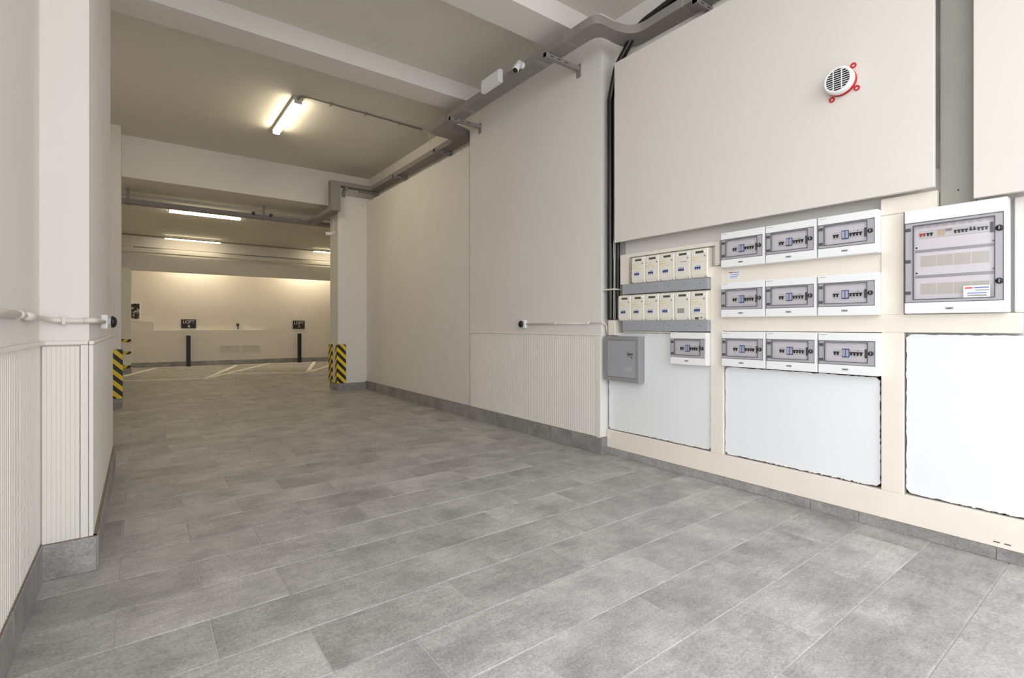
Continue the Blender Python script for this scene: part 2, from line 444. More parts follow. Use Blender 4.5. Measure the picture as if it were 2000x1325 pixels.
skirting('baseboard_column_far', (-0.62, 15.522), (-0.157, 15.522), 0.13, 0.008, [])
skirting('baseboard_column_far_side', (-0.157, 15.53), (-0.157, 15.95), 0.13, 0.008, [])
n1 = Vector((-D2.y, D2.x))
f0 = A2+D2*(-0.9)-n1*0.17; f1 = A2+D2*3.35-n1*0.17; f2 = A2+D2*3.35-n1*0.01; f3 = A2+D2*8.2-n1*0.01
skirting('baseboard_far_plinth', tuple(f0), tuple(f1), 0.13, 0.008, [0.6*i for i in range(1, 8)])
skirting('baseboard_far', tuple(f2), tuple(f3), 0.13, 0.008, [0.6*i for i in range(1, 9)])

# ------------------------------------------------------------------ boarding on the meter wall
tf = thing('timber_frame', 'cream painted timber framing of posts, rails and base board on the meter wall', 'framing', (3.47, 0, 0))
def board(name, y0, y1, z0, z1, x0=3.468, x1=3.53):
    MB().box(x0-3.47, x1-3.47, y0, y1, z0, z1, 0.002, 1).build(name, M['cream'], tf)
board('base_board', -1.2, 3.165, 0.062, 0.223)
board('post', 2.017, 2.119, 0.2235, 1.628)
board('post', 0.928, 1.034, 0.2235, 1.1425)
board('post', 0.928, 1.034, 1.2455, 1.822)
board('rail', 0.458, 2.0165, 1.143, 1.245)
board('top_board', 0.778, 1.034, 1.8225, 1.918, 3.462)
board('back_board', 1.0345, 2.0165, 1.2455, 1.80, 3.478)
MB().box(0.066, 0.078, -1.2, 3.16, 0.2, 1.09).build('backing', M['gap_shade'], tf)  # dark sheet put in so the gaps between boards look shaded
for y in (0.545, 0.505): MB().box(-0.0035, -0.001, y-0.012, y+0.012, 0.085, 0.090).build('slot', M['lattice'], tf)
def sticker(o, x0, x1, z0, z1, y, lines):
    s = MB().box(x0, x1, y-0.0008, y, z0, z1).build('sticker', M['wplast'], o)
    for mat, a, b, c, d in lines:
        MB().box(x0+(x1-x0)*a, x0+(x1-x0)*b, y-0.0014, y-0.0009, z0+(z1-z0)*c, z0+(z1-z0)*d).build('print_line', M[mat], s)
e = put('back_board_sticker_mount', None, tf, (0.008, 1.98, 0), RW)
e.name = 'notice'
sticker(e, 0.0, 0.085, 1.522, 1.585, 0.0, [('redp', .05, .35, .72, .86), ('bluep', .38, .95, .74, .82), ('bluep', .2, .95, .5, .58), ('bluep', .1, .9, .28, .36), ('greyp', .15, .8, .1, .16)])

def rough_panel(label, y0, y1, z0, z1, xf=3.484, rr=0.02):
    """board with a ragged hand-cut edge"""
    o = thing('white_panel', label, 'panel', (xf, (y0+y1)/2, z0))
    hw, H = (y1-y0)/2, z1-z0; pts = []
    def edge(a, b, n):
        for i in range(n):
            t = i/n; pts.append((a[0]+(b[0]-a[0])*t+random.uniform(-.003, .003), a[1]+(b[1]-a[1])*t+random.uniform(-.003, .003)))
    cs = [(-hw+rr, 0), (hw-rr, 0), (hw, rr), (hw, H-rr), (hw-rr, H), (-hw+rr, H), (-hw, H-rr), (-hw, rr)]
    for a, b in zip(cs, cs[1:]+cs[:1]):
        edge(a, b, max(2, int((Vector(a)-Vector(b)).length/0.018)))
    MB().prism(pts, 'X', 0, 0.012).build('board', M['white'], o)
    # crumbly filler along the cut edge
    f = MB()
    for i in range(26):
        t = random.uniform(-hw+.03, hw-.03); w = random.uniform(.006, .02)
        f.box(0.001, 0.012, t, t+w, -0.0045, 0.0005)
    f.build('edge_filler', M['plaster'], o)['kind'] = 'stuff'
    return o
rough_panel('white painted board left of the first cream post, behind the small grey cabinet', 2.128, 3.15, 0.234, 1.118)
rough_panel('white painted board between the two cream posts, below the lowest breaker row', 1.044, 2.008, 0.234, 0.876)
rough_panel('large white painted board at right photo edge, under the distribution board', -1.1, 0.918, 0.234, 1.132)
o = thing('cover_panel', 'large off-white boxed cover panel on the upper wall, carrying the round siren', 'panel', (3.40, 1.8945, 1.925))
MB().box(0, 0.03, -1.1185, 1.1185, 0, 1.605, 0.003).build('board', M['cover'], o)
for z in (0.20, 0.8, 1.48): MB().box(0.031, 0.183, -1.06, 1.06, z, z+0.06).build('batten', M['cream'], o)
o = thing('cover_panel', 'off-white boxed cover panel in the upper right corner, right of the grey post', 'panel', (3.41, -0.29, 1.832))
MB().box(0, 0.03, -0.912, 0.912, 0, 1.70, 0.003).build('board', M['cover'], o)
for z in (0.30, 0.8, 1.56): MB().box(0.031, 0.173, -0.86, 0.86, z, z+0.06).build('batten', M['cream'], o)
o = tag(MB().box(3.495, 3.534, 0.628, 0.772, 1.80, 3.66, 0.002).build('steel_post', M['post']), 'flat grey vertical post between the two upper cover panels', 'post')
MB().lathe([(0.004, -0.0015), (0.004, 0.001)], 'X', (3.495, 0.697, 1.905), 10).build('bolt_hole', M['black'], o)

# ------------------------------------------------------------------ breaker boxes
BW, BH, BD = 0.318, 0.252, 0.066
def ring(mb, x0, x1, z0, z1, t, y0, y1):
    mb.box(x0, x1, y0, y1, z0, z0+t).box(x0, x1, y0, y1, z1-t, z1).box(x0, x0+t, y0, y1, z0+t, z1-t).box(x1-t, x1, y0, y1, z0+t, z1-t)
def toggles(o, x, zc, n, pitch, mat='black', flip=1, sz=1.0):
    for i in range(n):
        xx = x+i*pitch
        MB().box(xx-0.0072*sz, xx+0.0072*sz, -0.0495, -0.045, zc, zc+0.006*sz*flip).box(xx-0.0036*sz, xx+0.0036*sz, -0.053, -0.045, zc-0.012*sz*flip, zc).build('toggle', M[mat], o)
def make_breaker_box():
    o = thing('breaker_box', '', 'breaker box', (0, 0, 0), RW)
    w, h = BW, BH
    dz0, dz1, dx1 = 0.222*h, 0.805*h, 0.955*w
    b = MB().box(0, w, -0.034, 0, 0, h, 0.003, 1)
    b.box(0, w, -BD, -0.034, dz1, h, 0.004).box(0, w, -BD, -0.034, 0, dz0, 0.004).box(dx1, w, -BD, -0.034, dz0-0.004, dz1+0.004)
    b.build('housing', M['wplast'], o)
    MB().box(0.10*w, 0.85*w, -0.040, -0.0345, dz0+0.006, dz1-0.006).build('faceplate', M['lplast'], o)
    d = MB(); y0, y1 = -0.0625, -0.0565
    px0, px1, pz0, pz1 = 0.112*w, 0.832*w, dz0+0.075*h, dz1-0.035*h
    d.box(0.002, px0, y0, y1, dz0+.001, dz1-.001).box(px1, dx1-.001, y0, y1, dz0+.001, dz1-.001).box(px0, px1, y0, y1, dz0+.001, pz0).box(px0, px1, y0, y1, pz1, dz1-.001)
    door = d.build('door', M['gplast'], o)
    g = MB(); ring(g, px0-.002, px1+.002, pz0-.002, pz1+.002, 0.0035, -0.0655, -0.0600); ring(g, 0.0022, dx1-0.0012, dz0+.0012, dz1-.0012, 0.002, -0.0640, -0.0626)
    g.build('gasket', M['gasket'], door)
    MB().box(px0+.002, px1-.002, -0.0635, -0.0615, pz0+.002, pz1-.002).build('pane', M['pane'], door)
    for z in (0.70*h, 0.335*h):
        MB().box(0.02*w, 0.095*w, -0.0665, -0.0626, z-0.009, z+0.009, 0.002).build('hinge', M['gasket'], door)
    k = MB().lathe([(0.013, -0.0626), (0.013, -0.071), (0.009, -0.074)], 'Y', (0.888*w, 0, 0.52*h), 16).build('lock', M['black'], door)
    MB().box(0.888*w-0.002, 0.888*w+0.002, -0.0765, -0.0735, 0.52*h-0.008, 0.52*h+0.008).build('lock_slot', M['greyp'], k)
    bg = MB().box(0.415*w, 0.525*w, -0.0675, -0.0655, 0.095*h, 0.140*h, 0.004).build('badge', M['greyp'], o)
    MB().box(0.44*w, 0.50*w, -0.0685, -0.0674, 0.110*h, 0.124*h).build('lettering', M['gasket'], bg)
    MB().box(0.04*w, 0.16*w, -0.0668, -0.0655, 0.945*h, 0.955*h).build('marking', M['greyp'], o)
    zc = 0.51*h
    MB().box(0.245*w, 0.765*w, -0.0455, -0.040, zc-0.021, zc+0.021, 0.001, 1).build('breaker_row', M['module'], o)
    toggles(o, 0.275*w, zc, 2, 0.0165, sz=1.12)
    r = MB().box(0.400*w, 0.520*w, -0.050, -0.0455, zc-0.026, zc+0.026).build('residual_breaker', M['blue'], o)
    MB().box(0.406*w, 0.452*w, -0.0512, -0.0502, zc-0.021, zc+0.021).box(0.465*w, 0.512*w, -0.0512, -0.0502, zc-0.021, zc+0.021).build('rocker', M['pblue'], r)
    toggles(o, 0.552*w, zc, 4, 0.0172, sz=1.12)
    MB().box(0.655*w, 0.672*w, -0.047, -0.0455, zc+0.014, zc+0.018).build('test_button', M['black'], o)
    MB().box(0.775*w, 0.800*w, -0.050, -0.040, zc-0.026, zc+0.026).build('end_block', M['gasket'], o)
    return o
proto = make_breaker_box()
XB = 3.486
cols = [2.002, 1.677, 1.352]
rows = [(1.606, 'top'), (1.243, 'middle'), (0.887, 'bottom')]
desc = {
 (0, 0): 'white breaker box with smoked door, top row of three, nearest the electricity meters',
 (0, 1): 'white breaker box with smoked door, centre of the top row of three',
 (0, 2): 'white breaker box with smoked door, right end of the top row, beside the cream post',
 (1, 0): 'white breaker box with smoked door, left end of middle row, just below the paper notice',
 (1, 1): 'white breaker box with smoked door, very centre of the three by three block',
 (1, 2): 'white breaker box with smoked door, right end of the middle row, beside the cream post',
 (2, 0): 'white breaker box, left end of bottom row, right of the first cream post',
 (2, 1): 'white breaker box with smoked door, centre of the bottom row above the white board',
 (2, 2): 'white breaker box, right end of the bottom row, beside the second cream post'}
first = True
for i, (z, _) in enumerate(rows):
    for j, y in enumerate(cols):
        o = proto if first else copy_tree(proto); first = False
        o.location = (XB if i == 2 else 3.478, y, z); tag(o, desc[(i, j)], 'breaker box', 'smoked door breaker boxes')
o = copy_tree(proto); o.location = (3.482, 2.440, 0.877)
tag(o, 'lone white breaker box left of the first cream post, under the meters', 'breaker box', 'smoked door breaker boxes')

# big distribution board
db = thing('distribution_board', 'large white distribution board with paper sticker, right of the breaker boxes', 'breaker box', (3.495, 0.911, 1.248), RW)
w, h, D = 0.414, 0.572, 0.075
dz0, dz1, dx1 = 0.105*h, 0.875*h, 0.965*w
MB().box(0, w, -0.04, 0, 0, h, 0.004, 1).box(0, w, -D, -0.04, dz1, h, 0.005).box(0, w, -D, -0.04, 0, dz0, 0.005).box(dx1, w, -D, -0.04, dz0-.004, dz1+.004).build('housing', M['wplast'], db)
MB().box(0.085*w, 0.895*w, -0.0455, -0.0405, dz0+.01, dz1-.01).build('faceplate', M['lplast'], db)
px0, px1, pz0, pz1 = 0.095*w, 0.885*w, dz0+0.03*h, dz1-0.03*h
y0, y1 = -0.0715, -0.065
door = MB().box(0.002, px0, y0, y1, dz0+.001, dz1-.001).box(px1, dx1-.001, y0, y1, dz0+.001, dz1-.001).box(px0, px1, y0, y1, dz0+.001, pz0).box(px0, px1, y0, y1, pz1, dz1-.001).build('door', M['gplast'], db)
g = MB(); ring(g, px0-.002, px1+.002, pz0-.002, pz1+.002, 0.004, -0.0745, -0.070); ring(g, 0.0022, dx1-.0012, dz0+.0012, dz1-.0012, 0.002, -0.073, -0.0716)
g.build('gasket', M['gasket'], door)
MB().box(px0+.002, px1-.002, -0.0725, -0.0705, pz0+.002, pz1-.002).build('pane', M['pane'], door)
for z in (0.81, 0.505, 0.20): MB().box(0.012*w, 0.07*w, -0.0755, -0.0716, z*h-0.009, z*h+0.009, 0.002).build('hinge', M['gasket'], door)
for z in (0.735, 0.275):
    k = MB().lathe([(0.0145, -0.0716), (0.0145, -0.081), (0.010, -0.084)], 'Y', (0.928*w, 0, z*h), 16).build('lock', M['black'], door)
    MB().box(0.928*w-.002, 0.928*w+.002, -0.0865, -0.0835, z*h-.009, z*h+.009).build('lock_slot', M['greyp'], k)
bg = MB().box(0.425*w, 0.505*w, -0.0765, -0.0745, 0.035*h, 0.055*h, 0.004).build('badge', M['greyp'], db)
MB().box(0.445*w, 0.487*w, -0.0775, -0.0764, 0.041*h, 0.049*h).build('lettering', M['gasket'], bg)
zc = 0.757*h
MB().box(0.14*w, 0.855*w, -0.0515, -0.0455, zc-.022, zc+.022, .001, 1).build('breaker_row', M['module'], db)
def tog2(x, n, mat, flip=1):
    for i in range(n):
        xx = x*w+i*0.0145
        MB().box(xx-.0062, xx+.0062, -0.0555, -0.0512, zc, zc+.006*flip).box(xx-.0032, xx+.0032, -0.059, -0.0512, zc-.011*flip, zc).build('toggle', M[mat], db)
tog2(0.165, 2, 'red'); tog2(0.24, 2, 'black')
MB().box(0.335*w, 0.41*w, -0.0525, -0.0512, zc-.016, zc+.018).build('orange_module', M['orange'], db)
MB().box(0.415*w, 0.48*w, -0.0525, -0.0512, zc+.004, zc+.018).build('selector_module', M['greyp'], db)
tog2(0.515, 4, 'black'); tog2(0.66, 2, 'black', -1); tog2(0.735, 3, 'black')
MB().box(0.835*w, 0.865*w, -0.054, -0.0455, zc-.026, zc+.026).build('end_block', M['gasket'], db)
lb = MB()
for i in range(9): lb.box((0.13+0.083*i)*w, (0.185+0.083*i)*w, -0.047, -0.0455, zc+.033, zc+.048)
lb.build('label_strip', M['module'], db)
for z in (0.60, 0.355): MB().box(0.10*w, 0.885*w, -0.0475, -0.0455, z*h-.008, z*h+.008).build('row_divider', M['gplast'], db)
for z in (0.50, 0.235):
    for i in range(4): MB().box((0.155+0.17*i)*w, (0.317+0.17*i)*w, -0.0465, -0.0455, z*h-.03, z*h+.03).build('blanking_plate', M['vent'], db)
for x, z in ((0.115, 0.635), (0.865, 0.635), (0.115, 0.39), (0.865, 0.39)): MB().box(x*w-.004, x*w+.004, -0.048, -0.0455, z*h-.004, z*h+.004).build('screw', M['black'], db)
st = put('notice', None, db, (0, 0, 0))
sticker(st, 0.60*w, 0.845*w, 0.135*h, 0.245*h, -0.0726, [('redp', .06, .36, .74, .87), ('bluep', .4, .96, .76, .86), ('greyp', .45, .96, .56, .64), ('bluep', .15, .9, .34, .42), ('greyp', .15, .88, .12, .24)])
o = tag(MB().box(3.50, 3.534, 0.452, 0.486, 1.247, 1.825, 0.006).build('trunking', M['cover']), 'white vertical trunking at the right edge, beside the large distribution board', 'trunking')

# ------------------------------------------------------------------ meters
mbd = thing('meter_board', 'cream backing board carrying the two rows of electricity meters and grey strips', 'board', (3.50, 2.995, 1.12), RW)
MB().box(0, 0.872, 0.010, 0.030, 0, 0.695).box(0.872, 0.955, 0.010, 0.030, 0.515, 0.695).build('back_plate', M['cplast'], mbd)
MB().box(0, 0.095, -0.04, 0.010, 0.43, 0.665).box(0, 0.955, -0.04, 0.010, 0.665, 0.695).box(0.92, 0.955, -0.04, 0.010, 0.515, 0.665).build('rim', M['cplast'], mbd)
MB().box(0.02, 0.52, -0.03, 0.010, 0.0, 0.016).build('lower_ledge', M['cplast'], mbd)
for z in (0.340, 0.018):
    for a, b in ((0.045, 0.478), (0.4805, 0.874)):
        s = MB().box(a, b, -0.068, -0.004, z, z+0.086, 0.002, 1).build('cover_strip', M['strip'], mbd)
        for f in (0.12, 0.5, 0.84):
            MB().lathe([(0.0035, -0.0695), (0.0035, -0.067)], 'Y', (a+(b-a)*f, 0, z+0.045), 8).build('screw', M['gasket'], s)
# open slot with loose wires
MB().box(0.097, 0.155, 0.002, 0.009, 0.43, 0.660).build('slot_back', M['steel'], mbd)
for i, (zz, c) in enumerate(((0.60, 'steel'), (0.563, 'blue'), (0.535, 'red'), (0.49, 'steel'), (0.463, 'blue'))):
    pts = [(0.098+0.0085*k, -0.004-0.008*math.sin(k*0.9+i), zz+0.006*math.sin(k*1.3+i*2)) for k in range(8)]
    MB().tube(pts, 0.0035, 6).build('wire', M[c], mbd)
MW, MH = 0.1425, 0.225
def make_meter(kind):
    o = thing('electricity_meter', '', 'meter', (0, 0, 0), RW)
    m = MB()
    prof = [(0, 0), (0, -0.052), (0.006, -0.060), (0.03, -0.066), (MH-0.03, -0.066), (MH-0.006, -0.060), (MH, -0.05), (MH, 0)]  # (z, y) side profile, soft front
    e = 0.006
    n = len(prof)
    vs = []
    for x, k in ((0.0, 0.0), (e, 1.0), (MW-e, 1.0), (MW, 0.0)):
        for z, y in prof:
            vs.append((x, y*(1 if k else 0.90), z))
    fs = []
    for i in range(3):
        for j in range(n): fs.append((i*n+j, i*n+(j+1) % n, (i+1)*n+(j+1) % n, (i+1)*n+j))
    fs += [tuple(range(n)), tuple(range(3*n, 4*n))]
    m.add(vs, fs); m.build('casing', M['cplast'], o)
    Y = -0.066
    b = MB().box(0.16*MW, 0.90*MW, Y-0.0025, Y, 0.815*MH, 0.925*MH, 0.001, 1).build('display_bezel', M['wplast'], o)
    MB().box(0.30*MW, 0.78*MW, Y-0.0032, Y-0.0022, 0.832*MH, 0.908*MH).build('display', M['lcd'], b)
    MB().lathe([(0.0045, Y-0.003), (0.0045, Y)], 'Y', (0.84*MW, 0, 0.725*MH), 10).build('optical_port', M['black'], o)
    for x in (0.10, 0.88): MB().lathe([(0.003, Y-0.001), (0.003, Y+0.004)], 'Y', (x*MW, 0, 0.045*MH), 8).build('screw', M['gasket'], o)
    if kind == 'label':
        MB().box(0.22*MW, 0.66*MW, Y-0.0012, Y, 0.25*MH, 0.42*MH).build('rating_label', M['greyp'], o)
        MB().box(0.40*MW, 0.55*MW, Y-0.001, Y, 0.66*MH, 0.74*MH).build('print_line', M['module'], o)
        return o
    if kind == 'up':
        MB().box(0.38*MW, 0.52*MW, Y-0.001, Y, 0.68*MH, 0.76*MH).build('print_line', M['module'], o)
        MB().box(0.40*MW, 0.75*MW, Y-0.001, Y, 0.60*MH, 0.625*MH).build('print_line', M['greyp'], o)
    else:
        for a, b2, c, d, mt in ((.07, .30, .70, .725, 'yellow'), (.36, .46, .70, .725, 'yellow'), (.07, .26, .605, .64, 'yellow'), (.30, .48, .605, .64, 'yellow'), (.12, .40, .54, .555, 'orange'), (.52, .70, .525, .55, 'orange')):
            MB().box(a*MW, b2*MW, Y-0.001, Y, c*MH, d*MH).build('print_line', M[mt], o)
    MB().box(0.24*MW, 0.64*MW, Y-0.003, Y, 0.285*MH, 0.395*MH).build('breaker_window', M['module'], o)
    s = -1 if kind == 'up' else 1
    br = MB(); br.box(0.26*MW, 0.62*MW, Y-0.0055, Y-0.003, 0.335*MH, 0.335*MH+s*0.009)
    for i in range(3):
        xx = (0.315+0.125*i)*MW
        br.add([(xx-.007, Y-.007, 0.336*MH), (xx+.007, Y-.007, 0.336*MH), (xx, Y-.007, 0.336*MH-s*0.013), (xx-.007, Y-.003, 0.336*MH), (xx+.007, Y-.003, 0.336*MH), (xx, Y-.003, 0.336*MH-s*0.013)], [(0,1,2),(3,5,4),(0,3,4,1),(1,4,5,2),(2,5,3,0)])
    br.build('breaker_toggles', M['blue'], o)
    MB().box(0.30*MW, 0.60*MW, Y-0.0012, Y, 0.405*MH, 0.42*MH).build('print_line', M['bluep'], o)
    if kind == 'open':
        MB().box(0.02*MW, 0.98*MW, Y-0.0015, Y, 0.205*MH, 0.212*MH).build('seam', M['greyp'], o)
        MB().box(0.30*MW, 0.52*MW, Y-0.002, Y, 0.03*MH, 0.10*MH).build('terminal_slot', M['gasket'], o)
        MB().lathe([(0.005, Y-0.003), (0.005, Y)], 'Y', (0.68*MW, 0, 0.09*MH), 10).build('terminal_screw', M['black'], o)
    return o
kinds = {k: None for k in ('std', 'up', 'label', 'open')}
ord_ = ['first', 'second', 'third', 'fourth', 'fifth', 'sixth']
def place_meter(kind, y, z, label):
    if kinds[kind] is None: o = kinds[kind] = make_meter(kind)
    else: o = copy_tree(kinds[kind])
    o.location = (3.488, y, z); tag(o, label, 'meter', 'electricity meters on the cream board')
up_lab = ['cream electricity meter at left of upper row, next to the slot with wires',
          'cream electricity meter, second from left in the upper row',
          'cream electricity meter in the middle of the upper row of five',
          'cream electricity meter in upper row with blue switches turned up',
          'cream electricity meter at the right end of the upper row, beside the empty recess']
lo_lab = ['cream electricity meter at the left end of the lower row, beside the black conduits',
          'cream electricity meter, second from left in the lower row',
          'cream electricity meter, third from left in the lower row',
          'cream electricity meter in lower row, just left of the one lacking blue switches',
          'cream electricity meter in lower row with grey label instead of blue switches',
          'cream electricity meter at the right end of lower row with terminal screw showing']
for i, k in enumerate(('std', 'std', 'std', 'up', 'std')): place_meter(k, 2.840-0.1455*i, 1.5485, up_lab[i])
for i, k in enumerate(('std', 'std', 'std', 'std', 'label', 'open')): place_meter(k, 2.990-0.1455*i, 1.2245, lo_lab[i])

# grey cabinet
gc = thing('steel_cabinet', 'small grey steel wall cabinet with latch at the corner below the black conduits', 'cabinet', (3.4835, 3.135, 0.69), RW)
MB().box(0, 0.39, -0.075, 0, 0, 0.398, 0.003).build('housing', M['steel'], gc)
fr = MB(); ring(fr, 0, 0.39, 0, 0.398, 0.034, -0.085, -0.0755); fr.build('frame', M['steel'], gc)
d = MB().box(0.037, 0.353, -0.0835, -0.0757, 0.037, 0.361, 0.002).build('door', M['strip'], gc)
k = MB().lathe([(0.024, -0.0836), (0.024, -0.087), (0.018, -0.089)], 'Y', (0.292, 0, 0.245), 16).build('latch', M['tray'], d)
MB().box(0.280, 0.334, -0.0935, -0.0885, 0.239, 0.252, 0.001, 1).build('lever', M['gasket'], k)
MB().box(0.312, 0.326, -0.0865, -0.0836, 0.208, 0.224, 0.001, 1).build('keyhole_cover', M['gasket'], d)
MB().box(0.245, 0.325, -0.0846, -0.0836, 0.095, 0.132).build('plate', M['gplast'], d)

# siren
sr = thing('alarm_siren', 'round white grille siren on a red ring, high on the cover panel', 'siren', (3.40, 1.212, 2.650), RW)
MB().lathe([(0.080, 0), (0.080, -0.018), (0.072, -0.020)], 'Y', (0, 0, 0), 32).build('base_ring', M['red'], sr)
for a in (52, -38, -122):
    ca, sa = math.cos(math.radians(a)), math.sin(math.radians(a))
    m = MB(); cx, cz = 0.100*ca, 0.100*sa
    vs = []; N = 14
    for k in range(N):
        t = 2*PI*k/N
        for rr in (0.016, 0.009):
            for y in (0, -0.008): vs.append((cx+rr*math.cos(t), y, cz+rr*math.sin(t)))
    fs = []
    for k in range(N):
        a0, b0 = 4*k, 4*((k+1) % N)
        fs += [(a0, b0, b0+1, a0+1), (a0+2, a0+3, b0+3, b0+2), (a0+1, b0+1, b0+3, a0+3), (a0, a0+2, b0+2, b0)]
    m.add(vs, fs); m.build('mounting_lug', M['red'], sr)
MB().lathe([(0.074, -0.020), (0.080, -0.03), (0.080, -0.058), (0.074, -0.068), (0.064, -0.070), (0.064, -0.060), (0.0001, -0.060)], 'Y', (0, 0, 0), 32).build('casing', M['wplast'], sr)
MB().lathe([(0.0635, -0.062), (0.0635, -0.0605)], 'Y', (0, 0, 0), 32).build('grille_back', M['black'], sr)
for i in range(9):
    z = -0.052+0.013*i; hw = math.sqrt(max(0, 0.063**2-z*z))
    MB().box(-hw, hw, -0.070, -0.066, z-0.0017, z+0.0017).build('grille_bar', M['wplast'], sr)
for x in (-0.022, 0.022):
    hw = math.sqrt(0.063**2-x*x); MB().box(x-.002, x+.002, -0.0715, -0.066, -hw, hw).build('grille_rib', M['wplast'], sr)

# ------------------------------------------------------------------ cable tray
TW, TH, TZ = 0.160, 0.073, 3.685
ct = thing('cable_tray', 'long grey metal cable tray winding along the top of the right wall to the column', 'cable tray', (0, 0, 0))
def tray(name, pts, z=TZ, w=TW, h=TH, parent=ct, mat='tray'):
    return MB().sweep([(x, y, z) for x, y in pts], w, h).build(name, M[mat], parent)
def smooth(pts, n=2):
    for _ in range(n):
        q = [pts[0]]
        for a, b in zip(pts, pts[1:]):
            q += [(a[0]*.75+b[0]*.25, a[1]*.75+b[1]*.25), (a[0]*.25+b[0]*.75, a[1]*.25+b[1]*.75)]
        pts = q+[pts[-1]]
    return pts
def bend(name, left, right):
    """flat channel fitting between two edge curves"""
    MB().prism(smooth(left)+smooth(right)[::-1], 'Z', TZ, TZ+TH).build(name, M['tray'], ct)
tray('straight_channel', [(3.485, -1.2), (3.485, 2.3)])
bend('double_bend', [(3.405, 2.3), (3.408, 2.55), (3.420, 2.72), (3.375, 2.80), (3.28, 2.838), (3.174, 2.853), (3.06, 2.85), (3.005, 2.89), (2.996, 3.0), (2.996, 3.2)],
     [(3.565, 2.3), (3.565, 2.66), (3.562, 2.85), (3.545, 2.94), (3.49, 2.975), (3.398, 2.985), (3.266, 2.982), (3.203, 2.991), (3.160, 3.05), (3.156, 3.2)])
tray('straight_channel', [(3.076, 3.2), (3.076, 5.2)])
bend('double_bend', [(2.996, 5.2), (2.996, 5.70), (3.01, 5.79), (3.09, 5.845), (3.31, 5.845), (3.39, 5.875), (3.42, 5.97), (3.42, 6.3)],
     [(3.156, 5.2), (3.156, 5.36), (3.162, 5.48), (3.20, 5.52), (3.30, 5.522), (3.44, 5.56), (3.54, 5.63), (3.58, 5.75), (3.58, 6.0), (3.58, 6.3)])
tray('straight_channel', [(3.50, 6.3), (3.50, 8.6)])
p = fillet([(3.50, 8.6, 0), (3.50, 9.0, 0), (2.70, 9.0, 0)], 0.09)
tray('bend', [(v.x, v.y) for v in p])
MB().box(2.705, 2.868, 8.92, 9.08, 3.23, TZ-0.001).build('drop', M['tray'], ct)
tray('straight_channel', [(2.787, 9.083), (2.787, 10.42)], 3.225)
# cover seams and joint clips
for x, y in ((3.485, 2.32), (3.076, 3.22), (3.076, 5.17), (3.50, 6.32)):
    MB().box(x-TW/2-.002, x+TW/2+.002, y-.006, y+.006, TZ-.002, TZ+TH+.002).build('joint_clip', M['tray_lt'], ct)
for y in (2.2, 3.05, 3.98, 5.32):
    x = (3.485 if y < 2.5 else 3.076)-TW/2
    for k in range(4):
        MB().lathe([(0.004, -0.003), (0.004, 0.001)], 'X', (x, y+0.03*(k % 2), TZ+0.02+0.03*(k//2)), 8).build('bolt', M['gasket'], ct)
for y in (3.62, 4.93): MB().box(2.998, 3.154, y-.03, y+.03, TZ-.003, TZ-.0005).build('cover_strap', M['tray_lt'], ct)
def bracket(y, x0, x1, z=TZ-0.001):
    a = MB().box(x0, x1, y-.02, y+.02, z-.045, z-.004).box(x0, x0+.008, y-.025, y+.025, z-.05, z+0.0).build('tray_bracket', M['tray'], ct)
    MB().box(x1-.008, x1, y-.03, y+.03, z-.105, z+.02, .001, 1).build('wall_plate', M['tray'], a)
    for k in range(3):
        MB().box(x0+.05+.09*k, x0+.09+.09*k, y-.0212, y-.0202, z-.03, z-.022).build('slot_hole', M['black'], a)
bracket(2.20, 3.385, 3.584)
bracket(3.46, 2.965, 3.399); bracket(5.20, 2.965, 3.399)
bracket(6.28, 3.33, 3.609); bracket(7.78, 3.36, 3.609); bracket(9.02, 3.25, 3.609)
a = MB().box(2.96, 3.0, 8.93, 9.099, TZ-.046, TZ-.005).build('tray_bracket', M['tray'], ct)
MB().box(2.95, 3.01, 9.085, 9.099, TZ-.16, TZ-.047).build('wall_plate', M['tray'], a)
# box and camera on the tray
jb = thing('junction_box', 'white rectangular junction box on the side of the cable tray', 'junction box', (2.995, 4.32, 3.690))
MB().box(-0.05, 0, -0.17, 0.17, -0.006, 0.128, 0.006).build('housing', M['wplast'], jb)
MB().box(-0.058, -0.05, -0.155, 0.155, 0.006, 0.116, 0.003).build('lid', M['wplast'], jb)
for y in (-.14, .14):
    for z in (.018, .104): MB().lathe([(0.004, -0.060), (0.004, -0.056)], 'X', (0, y, z), 8).build('screw', M['greyp'], jb)
def bullet_camera(label, loc, rz, tilt):
    o = thing('security_camera', label, 'camera', loc, rz)
    MB().lathe([(0.032, 0.0), (0.032, 0.022), (0.020, 0.028)], 'Y', (0, -0.03, 0.0), 16).build('mount', M['wplast'], o)
    MB().tube([(0, 0.0, 0), (0, -0.05, -0.012), (0, -0.075, -0.02)], 0.011, 8).build('arm', M['wplast'], o)
    c, s = math.cos(tilt), math.sin(tilt)
    b = MB().lathe([(0.022, 0.05), (0.029, 0.04), (0.031, -0.075), (0.028, -0.085)], 'Y', (0, 0, 0), 18)
    ob = b.build('body', M['wplast'], o, (0, -0.09, -0.03)); ob.rotation_euler = (tilt, 0, 0)
    g = MB().lathe([(0.0255, -0.088), (0.0255, -0.083)], 'Y', (0, 0, 0), 18).build('lens', M['black'], ob)
    return o
bullet_camera('white bullet security camera fixed under the tray, right of the junction box', (2.996, 3.82, 3.715), -PI/2+0.35, 0.95)
bullet_camera('white bullet security camera with black lens on the far right column', (2.88, 9.29, 2.90), -PI/2, 0.12)
tag(MB().tube([(2.868, 9.30, 2.93), (2.868, 9.30, 3.22)], 0.012, 8).build('conduit', M['pipe']), 'short white vertical conduit above the camera on the far right column', 'conduit')

